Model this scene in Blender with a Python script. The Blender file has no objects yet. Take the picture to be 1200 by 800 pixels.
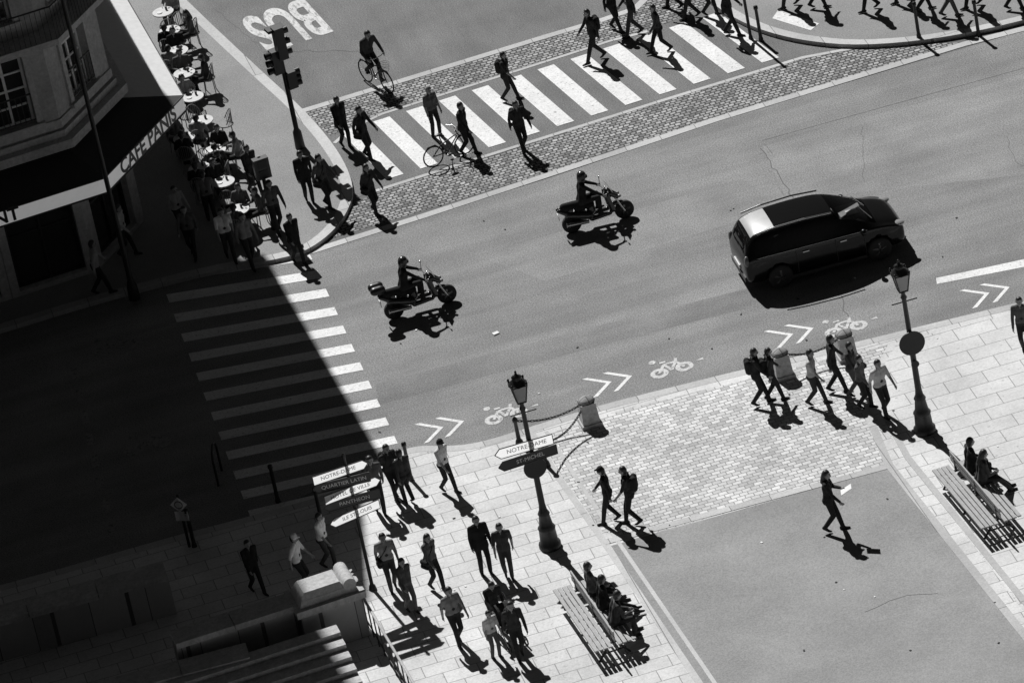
import bpy, math, random
import numpy as np
from mathutils import Vector, Matrix
random.seed(7)
R_=math.radians
# ---------------------------------------------------------------- camera / image pixels to ground
PITCH=R_(30); ROLL=R_(11.4); DIST=141.0; FPX=6500.0
CAM=Vector((0,-DIST*math.cos(PITCH),DIST*math.sin(PITCH)))
F_=Vector((0,math.cos(PITCH),-math.sin(PITCH))); R0=Vector((1,0,0)); U0=Vector((0,math.sin(PITCH),math.cos(PITCH)))
RR=math.cos(ROLL)*R0-math.sin(ROLL)*U0; UU=math.sin(ROLL)*R0+math.cos(ROLL)*U0
def P(u,v,z=0.0):  # casts an image pixel through the camera onto a level plane
    """image pixel coordinate -> metres on the horizontal plane at height z"""
    d=F_+RR*((u-600)/FPX)-UU*((v-400)/FPX)
    t=(z-CAM.z)/d.z
    return CAM+d*t
cd=bpy.data.cameras.new('camera'); cam=bpy.data.objects.new('camera',cd); bpy.context.collection.objects.link(cam)
cam.matrix_world=Matrix(((RR.x,UU.x,-F_.x,CAM.x),(RR.y,UU.y,-F_.y,CAM.y),(RR.z,UU.z,-F_.z,CAM.z),(0,0,0,1)))
cd.sensor_width=36; cd.lens=FPX*36/1200; cd.clip_start=1; cd.clip_end=5000
bpy.context.scene.camera=cam
sc=bpy.context.scene
sc.view_settings.view_transform='Standard'
# ---------------------------------------------------------------- light
LD=Vector((.28,-.86,-1)).normalized()
w=bpy.data.worlds.new('World'); sc.world=w; w.use_nodes=True
nt=w.node_tree; nt.nodes.clear()
o=nt.nodes.new('ShaderNodeOutputWorld'); b=nt.nodes.new('ShaderNodeBackground'); s=nt.nodes.new('ShaderNodeTexSky'); bw=nt.nodes.new('ShaderNodeRGBToBW')
s.sky_type='NISHITA'; s.sun_disc=False; s.sun_elevation=math.asin(-LD.z); s.sun_rotation=math.atan2(-LD.x,-LD.y)
nt.links.new(s.outputs[0],bw.inputs[0]); nt.links.new(bw.outputs[0],b.inputs[0]); b.inputs[1].default_value=.009
nt.links.new(b.outputs[0],o.inputs[0])
sl=bpy.data.lights.new('sun','SUN'); sl.energy=5.0; sl.angle=R_(.5); sl.color=(1,.997,.99)
so=bpy.data.objects.new('sun',sl); bpy.context.collection.objects.link(so); so.rotation_euler=LD.to_track_quat('-Z','Y').to_euler(); so.location=(-20,60,80)
# ---------------------------------------------------------------- materials
def newmat(name):
    m=bpy.data.materials.new(name); m.use_nodes=True
    t=m.node_tree; return m,t,t.nodes['Principled BSDF']
def mth(t,op,a,b=None,c=None):
    n=t.nodes.new('ShaderNodeMath'); n.operation=op
    for i,x in enumerate((a,b,c)):
        if x is None: continue
        if isinstance(x,(int,float)): n.inputs[i].default_value=x
        else: t.links.new(x,n.inputs[i])
    return n.outputs[0]
def coords(t,th=0,scale=(1,1,1)):
    tc=t.nodes.new('ShaderNodeTexCoord'); mp=t.nodes.new('ShaderNodeMapping')
    mp.inputs['Rotation'].default_value=(0,0,-th); 
    t.links.new(tc.outputs['Object'],mp.inputs[0])
    if scale!=(1,1,1):
        m2=t.nodes.new('ShaderNodeMapping'); m2.inputs['Scale'].default_value=scale
        t.links.new(mp.outputs[0],m2.inputs[0]); return m2.outputs[0]
    return mp.outputs[0]
def noise(t,vec,scale,detail=3,rough=.6):
    n=t.nodes.new('ShaderNodeTexNoise'); n.inputs['Scale'].default_value=scale; n.inputs['Detail'].default_value=detail; n.inputs['Roughness'].default_value=rough
    t.links.new(vec,n.inputs['Vector']); return n.outputs['Fac']
def cen(t,x,amp): # 1+amp*2*(x-.5)
    return mth(t,'MAXIMUM',mth(t,'MULTIPLY_ADD',x,2*amp,1-amp),.1)
def surf(name,base,var=.25,vs=.35,grain=.5,gs=22,streak=0,th=R_(10),rough=.9,bump=0,spec=.3,wear=0):
    m,t,p=newmat(name); c=coords(t,th)
    v=cen(t,noise(t,c,vs,6,.65),var)
    if grain: v=mth(t,'MULTIPLY',v,cen(t,noise(t,c,gs,2,.8),grain))
    if streak:
        c2=coords(t,th,(.06,1,1)); v=mth(t,'MULTIPLY',v,cen(t,noise(t,c2,1.1,4,.6),streak))
    v=mth(t,'MULTIPLY',v,base)
    if wear:
        n=noise(t,c,9,6,.75); k=mth(t,'GREATER_THAN',n,.5+ (1-wear)*.2)
        v=mth(t,'MULTIPLY',v,mth(t,'MULTIPLY_ADD',k,-.45,1.0))
    t.links.new(v,p.inputs['Base Color']); p.inputs['Roughness'].default_value=rough
    p.inputs['Specular IOR Level'].default_value=spec
    if bump:
        bn=t.nodes.new('ShaderNodeBump'); bn.inputs['Strength'].default_value=bump; bn.inputs['Distance'].default_value=.02
        t.links.new(noise(t,c,gs,3,.7),bn.inputs['Height']); t.links.new(bn.outputs[0],p.inputs['Normal'])
    return m
def brick(name,c1,c2,cm,bw,bh,mort,th,var=.2,dist=0,rough=.85,grain=.15,spots=0,bias=0,bump=.3):
    m,t,p=newmat(name); c=coords(t,th)
    vec=c
    if dist:
        n=t.nodes.new('ShaderNodeTexNoise'); n.inputs['Scale'].default_value=2.5; n.inputs['Detail'].default_value=3
        t.links.new(c,n.inputs['Vector'])
        mx=t.nodes.new('ShaderNodeVectorMath'); mx.operation='MULTIPLY_ADD'
        t.links.new(n.outputs['Color'],mx.inputs[0]); mx.inputs[1].default_value=(dist,dist,0); t.links.new(c,mx.inputs[2]); vec=mx.outputs[0]
    b=t.nodes.new('ShaderNodeTexBrick'); t.links.new(vec,b.inputs['Vector'])
    b.inputs['Color1'].default_value=(c1,c1,c1,1); b.inputs['Color2'].default_value=(c2,c2,c2,1); b.inputs['Mortar'].default_value=(cm,cm,cm,1)
    b.inputs['Scale'].default_value=1; b.inputs['Mortar Size'].default_value=mort; b.inputs['Mortar Smooth'].default_value=.3
    b.inputs['Brick Width'].default_value=bw; b.inputs['Row Height'].default_value=bh; b.inputs['Bias'].default_value=bias
    v=mth(t,'MULTIPLY',b.outputs['Color'],cen(t,noise(t,c,.5,6,.65),var))
    v=mth(t,'MULTIPLY',v,cen(t,noise(t,c,20,3,.8),grain))
    if spots:
        k=mth(t,'GREATER_THAN',noise(t,c,7,2,.5),.69); v=mth(t,'MULTIPLY',v,mth(t,'MULTIPLY_ADD',k,-spots,1.0))
    t.links.new(v,p.inputs['Base Color']); p.inputs['Roughness'].default_value=rough; p.inputs['Specular IOR Level'].default_value=.3
    if bump:
        bn=t.nodes.new('ShaderNodeBump'); bn.inputs['Strength'].default_value=bump; bn.inputs['Distance'].default_value=.015; bn.invert=True
        t.links.new(b.outputs['Fac'],bn.inputs['Height']); t.links.new(bn.outputs[0],p.inputs['Normal'])
    return m
def plain(name,c,rough=.6,metal=0,spec=.5,var=.15,vs=6):
    m,t,p=newmat(name)
    if var:
        v=mth(t,'MULTIPLY',cen(t,noise(t,coords(t),vs,3),var),c); t.links.new(v,p.inputs['Base Color'])
    else: p.inputs['Base Color'].default_value=(c,c,c,1)
    p.inputs['Roughness'].default_value=rough; p.inputs['Metallic'].default_value=metal; p.inputs['Specular IOR Level'].default_value=spec
    return m
TH=R_(10)
m_road=surf('asphalt_road',.225,.5,.3,1.3,26,.42,R_(9))
m_road2=surf('asphalt_dark',.165,.45,.5,1.2,26,.25,R_(100))
m_ground=surf('asphalt_ground',.14,.2,.2,.6,18,.1,R_(9))
m_plaza=surf('asphalt_plaza',.28,.4,.35,.6,28,.1,R_(9))
m_walk=surf('asphalt_walk',.26,.35,.4,.7,26)
m_slab=brick('paving_slabs',.55,.64,.28,.82,.48,.013,R_(9),.4,grain=.4,spots=.2)
m_slab2=brick('paving_slabs_large',.56,.63,.28,1.0,.56,.013,R_(9),.38,grain=.4,spots=.2)
m_cob=brick('cobbles_light',.42,.70,.27,.22,.14,.013,R_(9),.4,.05,bump=.5,grain=.35)
m_cob2=brick('cobbles_grey',.16,.44,.05,.17,.13,.022,R_(12),.5,.12,bump=.6,grain=.6)
m_kerb=brick('granite_kerb',.42,.52,.20,1.0,9,.012,R_(10),.35,0,grain=.4)
m_paint=surf('road_paint',.70,.28,.8,.4,14,0,wear=.5,rough=.7)
m_paint2=surf('road_paint_worn',.55,.3,.8,.4,14,0,wear=.75,rough=.7)
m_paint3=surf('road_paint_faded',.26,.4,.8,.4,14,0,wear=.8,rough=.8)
m_tar=plain('tar_seam',.09,.8)
m_stone=brick('stone_masonry',.28,.44,.10,.9,.38,.012,R_(12),.3)
m_stonew=surf('stone_facade',.42,.45,.5,.4,8,0)
m_stoned=surf('stone_coping',.46,.45,1.2,.5,10,0)
m_iron=plain('cast_iron',.02,.45,.3)
m_glassd=plain('window_glass',.03,.08,0,.8,0)
m_frame=plain('window_frame',.8,.5)
m_slate=plain('roof_zinc',.12,.5)
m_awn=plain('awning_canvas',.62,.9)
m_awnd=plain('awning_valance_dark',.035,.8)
m_fas=plain('fascia_added_glow',.8,.6,0,.3,.1); _p=m_fas.node_tree.nodes['Principled BSDF']; _p.inputs['Emission Color'].default_value=(1,1,1,1); _p.inputs['Emission Strength'].default_value=.18  # emission added to brighten the shaded fascia band, not a lit sign
m_lamp=plain('lantern_glass',.30,.15,0,.6,0)
m_rubber=plain('rubber',.02,.8)
m_chrome=plain('chrome',.55,.25,1,.5,0)
m_wood=plain('bench_wood',.32,.6,0,.4,.4,12)
m_black=plain('black_plastic',.02,.4)
m_white=plain('white_enamel',.7,.4,0,.4,.05)
m_skin=plain('skin',.30,.6,0,.3,.08)
m_eye=plain('eyes',.02,.2)
m_paper=plain('paper',.75,.8)
m_signw,t_,p_=newmat('sign_panel_white')
p_.inputs['Base Color'].default_value=(.8,.8,.8,1); tr=t_.nodes.new('ShaderNodeBsdfTranslucent'); tr.inputs[0].default_value=(.9,.9,.9,1)
mx=t_.nodes.new('ShaderNodeMixShader'); mx.inputs[0].default_value=.75
t_.links.new(p_.outputs[0],mx.inputs[1]); t_.links.new(tr.outputs[0],mx.inputs[2]); t_.links.new(mx.outputs[0],t_.nodes['Material Output'].inputs[0])
_cl={}
def cloth(c):
    k=round(c,3)
    if k not in _cl: _cl[k]=plain('cloth_%03d'%int(k*1000),c,.9,0,.15,.35,9)
    return _cl[k]
_hr={}
def hairm(c):
    if c not in _hr: _hr[c]=plain('hair_%03d'%int(c*1000),c,.5,0,.5,.3,30)
    return _hr[c]
# ---------------------------------------------------------------- mesh builder
class MB:
    def __init__(s): s.v=[]; s.f=[]; s.m=[]; s.sm=[]
    def add(s,vs,fs,mat,smooth=False):
        n=len(s.v); s.v+= [tuple(x) for x in vs]
        for f in fs: s.f.append(tuple(n+i for i in f)); s.m.append(mat); s.sm.append(smooth)
    def box(s,c,size,mat,yaw=0,pitch=0,rot=None,taper=1):
        M=rot if rot is not None else (Matrix.Rotation(yaw,3,'Z')@Matrix.Rotation(pitch,3,'Y'))
        c=Vector(c); x,y,z=[q/2 for q in size]
        vs=[]
        for dz in (-1,1):
            k=taper if dz>0 else 1
            for dx,dy in((-1,-1),(1,-1),(1,1),(-1,1)): vs.append(c+M@Vector((dx*x*k,dy*y*k,dz*z)))
        s.add(vs,[(3,2,1,0),(4,5,6,7),(0,1,5,4),(1,2,6,5),(2,3,7,6),(3,0,4,7)],mat)
    def cyl(s,a,b,ra,rb,mat,n=10,smooth=True,cap=True):
        a=Vector(a); b=Vector(b); ax=(b-a).normalized(); u=ax.orthogonal().normalized(); w=ax.cross(u)
        vs=[]
        for c,r in((a,ra),(b,rb)):
            for i in range(n):
                t=2*math.pi*i/n; vs.append(c+u*(r*math.cos(t))+w*(r*math.sin(t)))
        s.add(vs,[(i,(i+1)%n,n+(i+1)%n,n+i) for i in range(n)],mat,smooth)
        if cap: s.add(vs[:n],[tuple(range(n-1,-1,-1))],mat); s.add(vs[n:],[tuple(range(n))],mat)
    def lathe(s,base,prof,mat,n=12,axis=(0,0,1),smooth=True):
        base=Vector(base); ax=Vector(axis).normalized(); u=ax.orthogonal().normalized(); w=ax.cross(u); vs=[]
        for r,z in prof:
            for i in range(n):
                t=2*math.pi*i/n; vs.append(base+ax*z+u*(r*math.cos(t))+w*(r*math.sin(t)))
        fs=[]
        for k in range(len(prof)-1):
            for i in range(n): fs.append((k*n+i,k*n+(i+1)%n,(k+1)*n+(i+1)%n,(k+1)*n+i))
        s.add(vs,fs,mat,smooth)
        s.add(vs[:n],[tuple(range(n-1,-1,-1))],mat); s.add(vs[-n:],[tuple(range(n))],mat)
    def torus(s,c,axis,R,r,mat,n=24,m=6):
        c=Vector(c); ax=Vector(axis).normalized(); u=ax.orthogonal().normalized(); w=ax.cross(u); vs=[]
        for i in range(n):
            t=2*math.pi*i/n; d=u*math.cos(t)+w*math.sin(t)
            for j in range(m):
                q=2*math.pi*j/m; vs.append(c+d*(R+r*math.cos(q))+ax*(r*math.sin(q)))
        fs=[(i*m+j,i*m+(j+1)%m,((i+1)%n)*m+(j+1)%m,((i+1)%n)*m+j) for i in range(n) for j in range(m)]
        s.add(vs,fs,mat,True)
    def ell(s,c,r,mat,n=12,k=8):
        c=Vector(c); vs=[]; fs=[]
        for i in range(1,k):
            p=math.pi*i/k
            for j in range(n):
                t=2*math.pi*j/n; vs.append(c+Vector((r[0]*math.sin(p)*math.cos(t),r[1]*math.sin(p)*math.sin(t),r[2]*math.cos(p))))
        N=len(vs); vs+= [c+Vector((0,0,r[2])),c-Vector((0,0,r[2]))]
        for i in range(k-2):
            for j in range(n): fs.append((i*n+j,(i+1)*n+j,(i+1)*n+(j+1)%n,i*n+(j+1)%n))
        for j in range(n): fs.append((N,j,(j+1)%n)); fs.append((N+1,(k-2)*n+(j+1)%n,(k-2)*n+j))
        s.add(vs,fs,mat,True)
    def path(s,pts,r,mat,n=6):
        for a,b in zip(pts[:-1],pts[1:]): s.cyl(a,b,r,r,mat,n)
    def prism(s,pts,z0,z1,mat,side=None):
        n=len(pts); a=sum(pts[i][0]*pts[(i+1)%n][1]-pts[(i+1)%n][0]*pts[i][1] for i in range(n))
        if a<0: pts=pts[::-1]
        lo=[(p[0],p[1],z0) for p in pts]; hi=[(p[0],p[1],z1) for p in pts]
        s.add(hi,[tuple(range(n))],mat)
        s.add(lo+hi,[(i,(i+1)%n,n+(i+1)%n,n+i) for i in range(n)],side or mat)
    def flat(s,pts,z,mat):
        n=len(pts); a=sum(pts[i][0]*pts[(i+1)%n][1]-pts[(i+1)%n][0]*pts[i][1] for i in range(n))
        if a<0: pts=pts[::-1]
        s.add([(p[0],p[1],z) for p in pts],[tuple(range(n))],mat)
    def strip(s,pts,width,z0,z1,mat):
        """ribbon of given width along polyline"""
        pts=[Vector((p[0],p[1])) for p in pts]; L=[];Rr=[]
        for i,p in enumerate(pts):
            d=(pts[min(i+1,len(pts)-1)]-pts[max(i-1,0)]).normalized(); nrm=Vector((-d.y,d.x))
            L.append(p+nrm*width/2); Rr.append(p-nrm*width/2)
        for i in range(len(pts)-1):
            q=[Rr[i],Rr[i+1],L[i+1],L[i]]
            s.add([(a.x,a.y,z1) for a in q],[(0,1,2,3)],mat)
            if z1-z0>.02:
                for a,b in((Rr[i],Rr[i+1]),(L[i+1],L[i])):
                    s.add([(a.x,a.y,z0),(b.x,b.y,z0),(b.x,b.y,z1),(a.x,a.y,z1)],[(0,1,2,3)],mat)
    def mesh(s,name):
        me=bpy.data.meshes.new(name); me.from_pydata(s.v,[],s.f)
        ms=[]
        for m in s.m:
            if m not in ms: ms.append(m)
        for m in ms: me.materials.append(m)
        idx={m:i for i,m in enumerate(ms)}
        me.polygons.foreach_set('material_index',[idx[m] for m in s.m]); me.polygons.foreach_set('use_smooth',s.sm); me.update(); return me
    def obj(s,name,loc=(0,0,0),yaw=0,parent=None):
        ob=bpy.data.objects.new(name,s.mesh(name)); bpy.context.collection.objects.link(ob); ob.location=loc; ob.rotation_euler=(0,0,yaw)
        if parent: ob.parent=parent
        return ob
def empty(name,loc=(0,0,0),yaw=0):
    e=bpy.data.objects.new(name,None); bpy.context.collection.objects.link(e); e.location=loc; e.rotation_euler=(0,0,yaw); return e
def text(body,size,mat,M,name,parent=None,sx=1,sy=1,ext=.0,bold=0):
    c=bpy.data.curves.new(name,'FONT'); c.body=body; c.size=size; c.align_x='CENTER'; c.align_y='CENTER'; c.extrude=ext; c.offset=bold
    t=bpy.data.objects.new(name,c); bpy.context.collection.objects.link(t)
    dg=bpy.context.evaluated_depsgraph_get(); me=bpy.data.meshes.new_from_object(t.evaluated_get(dg))
    bpy.data.objects.remove(t); me.materials.clear(); me.materials.append(mat)
    ob=bpy.data.objects.new(name,me); bpy.context.collection.objects.link(ob)
    ob.matrix_world=M@Matrix.Diagonal((sx,sy,1,1))
    if parent: ob.parent=parent; ob.matrix_parent_inverse=Matrix()
    return ob
def PL(lst,z=0): return [P(u,v,z) for u,v in lst]
def inpoly(p,poly):
    c=False; n=len(poly); x,y=p[0],p[1]
    for i in range(n):
        a=poly[i];b=poly[(i+1)%n]
        if (a[1]>y)!=(b[1]>y) and x<(b[0]-a[0])*(y-a[1])/(b[1]-a[1])+a[0]: c=not c
    return c
# ---------------------------------------------------------------- ground
g=MB(); g.flat([(-1500,-1500),(1500,-1500),(1500,1500),(-1500,1500)],-.004,m_ground); g.obj('ground')
mb=MB(); mb.flat(PL([(-900,560),(-200,450),(190,330),(262,312),(362,295),(640,210),(840,142),(1200,36),(1900,-170),(1900,190),(1200,357),(740,468),(560,522),(460,534),(290,610),(-200,742),(-900,940)]),0,m_road); mb.obj('road')
mb=MB(); mb.flat(PL([(205,0),(60,-150),(-200,-500),(900,-500),(900,30),(1010,50),(1000,60),(783,116),(440,222),(400,240),(380,175),(350,130)]),.001,m_road2); mb.obj('side_road')
KZ=.12
near_kerb=[(-300,765),(0,690),(200,632),(290,609),(400,578),(445,556),(462,538),(482,525),(530,526),(565,521),(610,507),(680,485),(740,468),(1200,356),(1500,283)]
NEAR=PL(near_kerb+[(1900,1500),(-300,1500)],KZ)
caf_kerb=[(-60,-330),(60,-150),(215,5),(300,85),(350,130),(386,172),(404,205),(408,228),(400,250),(385,270),(362,288),(335,299),(262,311),(190,328),(100,352),(0,383),(-300,470)]
CAFE=PL(caf_kerb+[(-900,300),(-900,-330)],KZ)
tr_kerb=[(760,-120),(800,-40),(838,2),(870,22),(905,36),(950,46),(1010,51),(1100,43),(1200,22),(1700,-110)]
TOPR=PL(tr_kerb+[(1700,-500),(760,-500)],KZ)
mb=MB(); mb.prism(NEAR,-.1,KZ,m_slab,m_kerb); mb.obj('pavement')
mb=MB(); mb.prism(CAFE,-.1,KZ,m_walk,m_kerb); mb.obj('pavement')
mb=MB(); mb.prism(TOPR,-.1,KZ,m_walk,m_kerb); mb.obj('pavement')
def groundz(p):
    for q in (NEAR,CAFE,TOPR):
        if inpoly(p,q): return KZ
    return 0.0
def smooth_line(pts,it=2):
    for _ in range(it):
        q=[pts[0]]
        for a,b in zip(pts[:-1],pts[1:]):
            q.append((a[0]*.75+b[0]*.25,a[1]*.75+b[1]*.25)); q.append((a[0]*.25+b[0]*.75,a[1]*.25+b[1]*.75))
        q.append(pts[-1]); pts=q
    return pts
mb=MB()
mb.strip(PL(smooth_line(near_kerb),KZ),.26,0,KZ+.004,m_kerb)
mb.strip(PL(smooth_line(caf_kerb),KZ),.30,0,KZ+.004,m_kerb)
mb.strip(PL(smooth_line(tr_kerb),KZ),.28,0,KZ+.004,m_kerb)
mb.obj('kerb')
mb=MB()
mb.flat(PL([(355,131),(480,93),(640,44),(700,27),(745,10),(800,-40),(838,2),(760,37),(716,46),(447,132),(388,160)]),.004,m_cob2)
mb.flat(PL([(374,284),(400,262),(412,240),(445,224),(503,205),(783,117),(940,69),(1010,55),(1130,50),(840,137),(640,203)]),.004,m_cob2)
mb.obj('cobbled_strip')
mb=MB()
mb.strip(PL([(352,131),(480,92),(640,43),(705,24),(745,10),(795,-40)]),.24,0,.008,m_kerb)
mb.strip(PL([(358,297),(500,252),(640,206),(840,140),(1130,52),(1200,34),(1700,-110)]),.26,0,.0095,m_kerb)
mb.strip(PL([(392,168),(410,152),(447,134),(716,48),(760,37)]),.12,0,.0087,m_kerb)
mb.strip(PL([(440,224),(503,204),(783,116),(940,68),(1010,55)]),.14,0,.0102,m_kerb)
mb.obj('kerb_band')
z1=KZ+.004
mb=MB(); mb.flat(PL([(632,512),(690,492),(742,477),(1040,404),(1003,470),(1042,545),(740,632),(706,622),(660,560)],z1),z1,m_cob); mb.obj('cobbled_pavement')
mb=MB(); mb.flat(PL([(1052,400),(1200,364),(1500,292),(1500,1150),(1200,716),(1012,470)],z1),z1,m_slab2); mb.obj('slab_pavement')
mb=MB(); mb.flat(PL([(716,639),(1042,548),(1310,882),(1310,1200),(1010,1100)],z1),z1,m_plaza); mb.obj('asphalt_path')
mb=MB()
for i,(l,wd) in enumerate([([(622,505),(655,560),(702,626),(1000,1066)],.16),([(640,505),(718,625),(1020,1066)],.10),([(708,635),(1044,545)],.22),([(1003,452),(1042,545),(1320,893)],.2),([(1018,450),(1064,536),(1400,950)],.16)]):
    mb.strip(PL(l,z1+.004),wd,0,z1+.004+.002*i,m_kerb)
mb.obj('paving_border')
# cracks & seams
mb=MB()
zc=[0]
def crack(pts,wd,z,seed):
    rnd=random.Random(seed); W=PL(pts); out=[]
    for a,b in zip(W[:-1],W[1:]):
        n=max(2,int((b-a).length/.25))
        for i in range(n):
            q=a.lerp(b,i/n); out.append((q.x+rnd.uniform(-.05,.05),q.y+rnd.uniform(-.08,.08)))
    out.append(tuple(W[-1][:2])); zc[0]+=.0002; mb.strip(out,wd,z,z+zc[0],m_tar)
crack([(893,175),(912,205),(930,232)],.025,.003,1); crack([(1010,150),(1012,210)],.012,.003,2)
crack([(1015,720),(1045,708),(1080,700),(1100,700)],.012,z1+.003,4); crack([(985,345),(1000,400)],.02,.003,5)
crack([(1180,160),(1190,190),(1215,200)],.012,.003,12)
crack([(250,10),(310,60),(420,60)],.012,.006,10)
mb.strip(PL([(905,180),(893,165),(1200,80)]),.02,0,.003,m_tar)
mb.obj('road_cracks')
mp1=surf('asphalt_patch_light',.25,.5,.4,1.2,26,.35,R_(9)); mp2=surf('asphalt_patch_dark',.20,.5,.4,1.2,26,.35,R_(9))
mb=MB()
mb.flat(PL([(893,172),(1260,70),(1500,5),(1500,130),(1200,205),(922,235)]),.0012,mp1)
mb.flat(PL([(560,300),(860,212),(905,210),(925,240),(640,330)]),.0014,mp1)
mb.flat(PL([(440,450),(700,382),(990,310),(1000,330),(700,405),(444,474)]),.0019,mp2)
mb.obj('road_patches')
mb=MB(); rnd=random.Random(5)
for i in range(46):
    p=P(rnd.uniform(420,1180),rnd.uniform(240,780)); z=groundz(p)+.012
    mb.box((p.x,p.y,z),(rnd.uniform(.03,.07),rnd.uniform(.03,.05),.012),m_paper if i%4==0 else m_rubber,rnd.uniform(0,3))
p=P(581,391); mb.box((p.x,p.y,.015),(.16,.12,.03),m_paper,.4)
mb.obj('litter')
# zebra crossings
mb=MB()
for k in range(-1,11):
    def U(k): return (447+38.5*k,140-12.2*k)
    def L(k): return (503+40*k,195-12.4*k)
    h=.25
    mb.flat(PL([U(k-h),U(k+h),L(k+h),L(k-h)]),.012,m_paint)
mb.flat(PL([(912,12),(960,28),(950,36),(905,22)],KZ),KZ+.006,m_paint)
mb.obj('zebra_crossing')
mb=MB()
for k in range(0,13):
    def A(k): return (188+8.7*k,327+23.0*k)
    def B(k): return (364+10.0*k,300+21.5*k)
    h=.21
    mb.flat(PL([A(k-h),B(k-h),B(k+h),A(k+h)]),.008,m_paint)
mb.obj('zebra_crossing')
def frame(u,v,ang,z=.006):
    c=P(u,v); ca,sa=math.cos(ang),math.sin(ang)
    return lambda x,y:(c.x+x*ca-y*sa,c.y+x*sa+y*ca)
def chevrons(u,v,name,mat=m_paint,ang=R_(9)):
    f=frame(u,v,ang); mb=MB()
    for dx in(-.42,.12):
        w_=.14
        for s_ in(-1,1):
            mb.flat([f(dx,s_*.5),f(dx+w_,s_*.5),f(dx+w_+.5,0),f(dx+.5,0)],.006,mat)
    mb.obj(name)
def bikemark(u,v,mat=m_paint,ang=R_(9),s=1.0):
    f=frame(u,v,ang); mb=MB()
    def ring(cx,cy,r,wd):
        for i in range(16):
            a,b=2*math.pi*i/16,2*math.pi*(i+1)/16
            mb.flat([f(s*(cx+q*math.cos(t)),s*(cy+q*math.sin(t))) for q,t in((r,a),(r,b),(r-wd,b),(r-wd,a))],.006,mat)
    ring(-.42,-.15,.30,.16); ring(.42,-.15,.30,.16)
    for k,l in enumerate(([(-.42,-.15),(-.15,.3)],[(-.15,.3),(.25,.3)],[(.25,.3),(.42,-.15)],[(-.15,.3),(0,-.15)],[(0,-.15),(.25,.3)],[(.25,.3),(.3,.5)],[(-.25,.45),(-.05,.45)])):
        mb.strip([f(s*x,s*y) for x,y in l],.08,0,.007+.0006*k,mat)
    mb.flat([f(s*(-.45+.12*math.cos(t*math.pi/4)),s*(.62+.12*math.sin(t*math.pi/4))) for t in range(8)],.006,mat)
    mb.flat([f(s*.85,s*.0),f(s*1.1,s*.07),f(s*1.1,s*-.07)],.006,mat)
    mb.obj('bicycle_lane_marking')
for u,v in((510,503),(707,450),(920,394),(1150,346),(1240,322)): chevrons(u,v,'chevron_marking')
for u,v in((592,485),(786,431),(990,383)): bikemark(u,v,m_paint2,R_(9),.78)
for u,v in((135,405),(172,520)): bikemark(u,v,m_paint3,R_(9),.85)
mb=MB(); mb.flat(PL([(1097,326),(1200,304),(1500,235),(1500,243),(1200,313),(1098,333)]),.006,m_paint)
for i in range(9):
    a=i*26; mb.flat(PL([(82+a*.23,430+a),(90+a*.23,429+a),(93+a*.23,443+a),(85+a*.23,444+a)]),.006,m_paint3)
mb.obj('lane_line')
bt=text('BUS',1,m_paint2,Matrix.Translation(P(334,28)+Vector((0,0,.01)))@Matrix.Rotation(R_(196),4,'Z'),'bus_lane_marking',None,1.2,3.5,0,.03)
# ---------------------------------------------------------------- buildings
def inter(a,b,c,d):
    r=b-a; s_=d-c; den=r.x*s_.y-r.y*s_.x; t=((c.x-a.x)*s_.y-(c.y-a.y)*s_.x)/den; return a+r*t
def v2(p): return Vector((p.x,p.y))
def offs(pts,d):
    n=len(pts)-1; dd=d if isinstance(d,(list,tuple)) else [d]*n; seg=[]
    for i in range(n):
        t=(pts[i+1]-pts[i]).normalized(); q=Vector((-t.y,t.x)); seg.append((pts[i]+q*dd[i],pts[i+1]+q*dd[i]))
    out=[seg[0][0]]
    for i in range(n-1): out.append(inter(*seg[i],*seg[i+1]))
    return out+[seg[-1][1]]
zA=3.45
B0=v2(P(122,208,zA)); C0=v2(P(214,112,zA)); A0=v2(P(0,247,zA)); D0=v2(P(146,-5,zA))
tf=(A0-B0).normalized(); tr_=(D0-C0).normalized()
OUT=[B0+tf*30,B0,C0,C0+tr_*34]
INS=[1.35,1.35,1.75]
WL=offs(OUT,INS)
Bw,Cw=WL[1],WL[2]; Aw=Bw+tf*2.35; Dw=Cw+tr_*11
class Bd: pass
def newbd():
    b=Bd(); b.wall=MB(); b.glass=MB(); b.fr=MB(); b.corn=MB(); b.rail=MB(); return b
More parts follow.
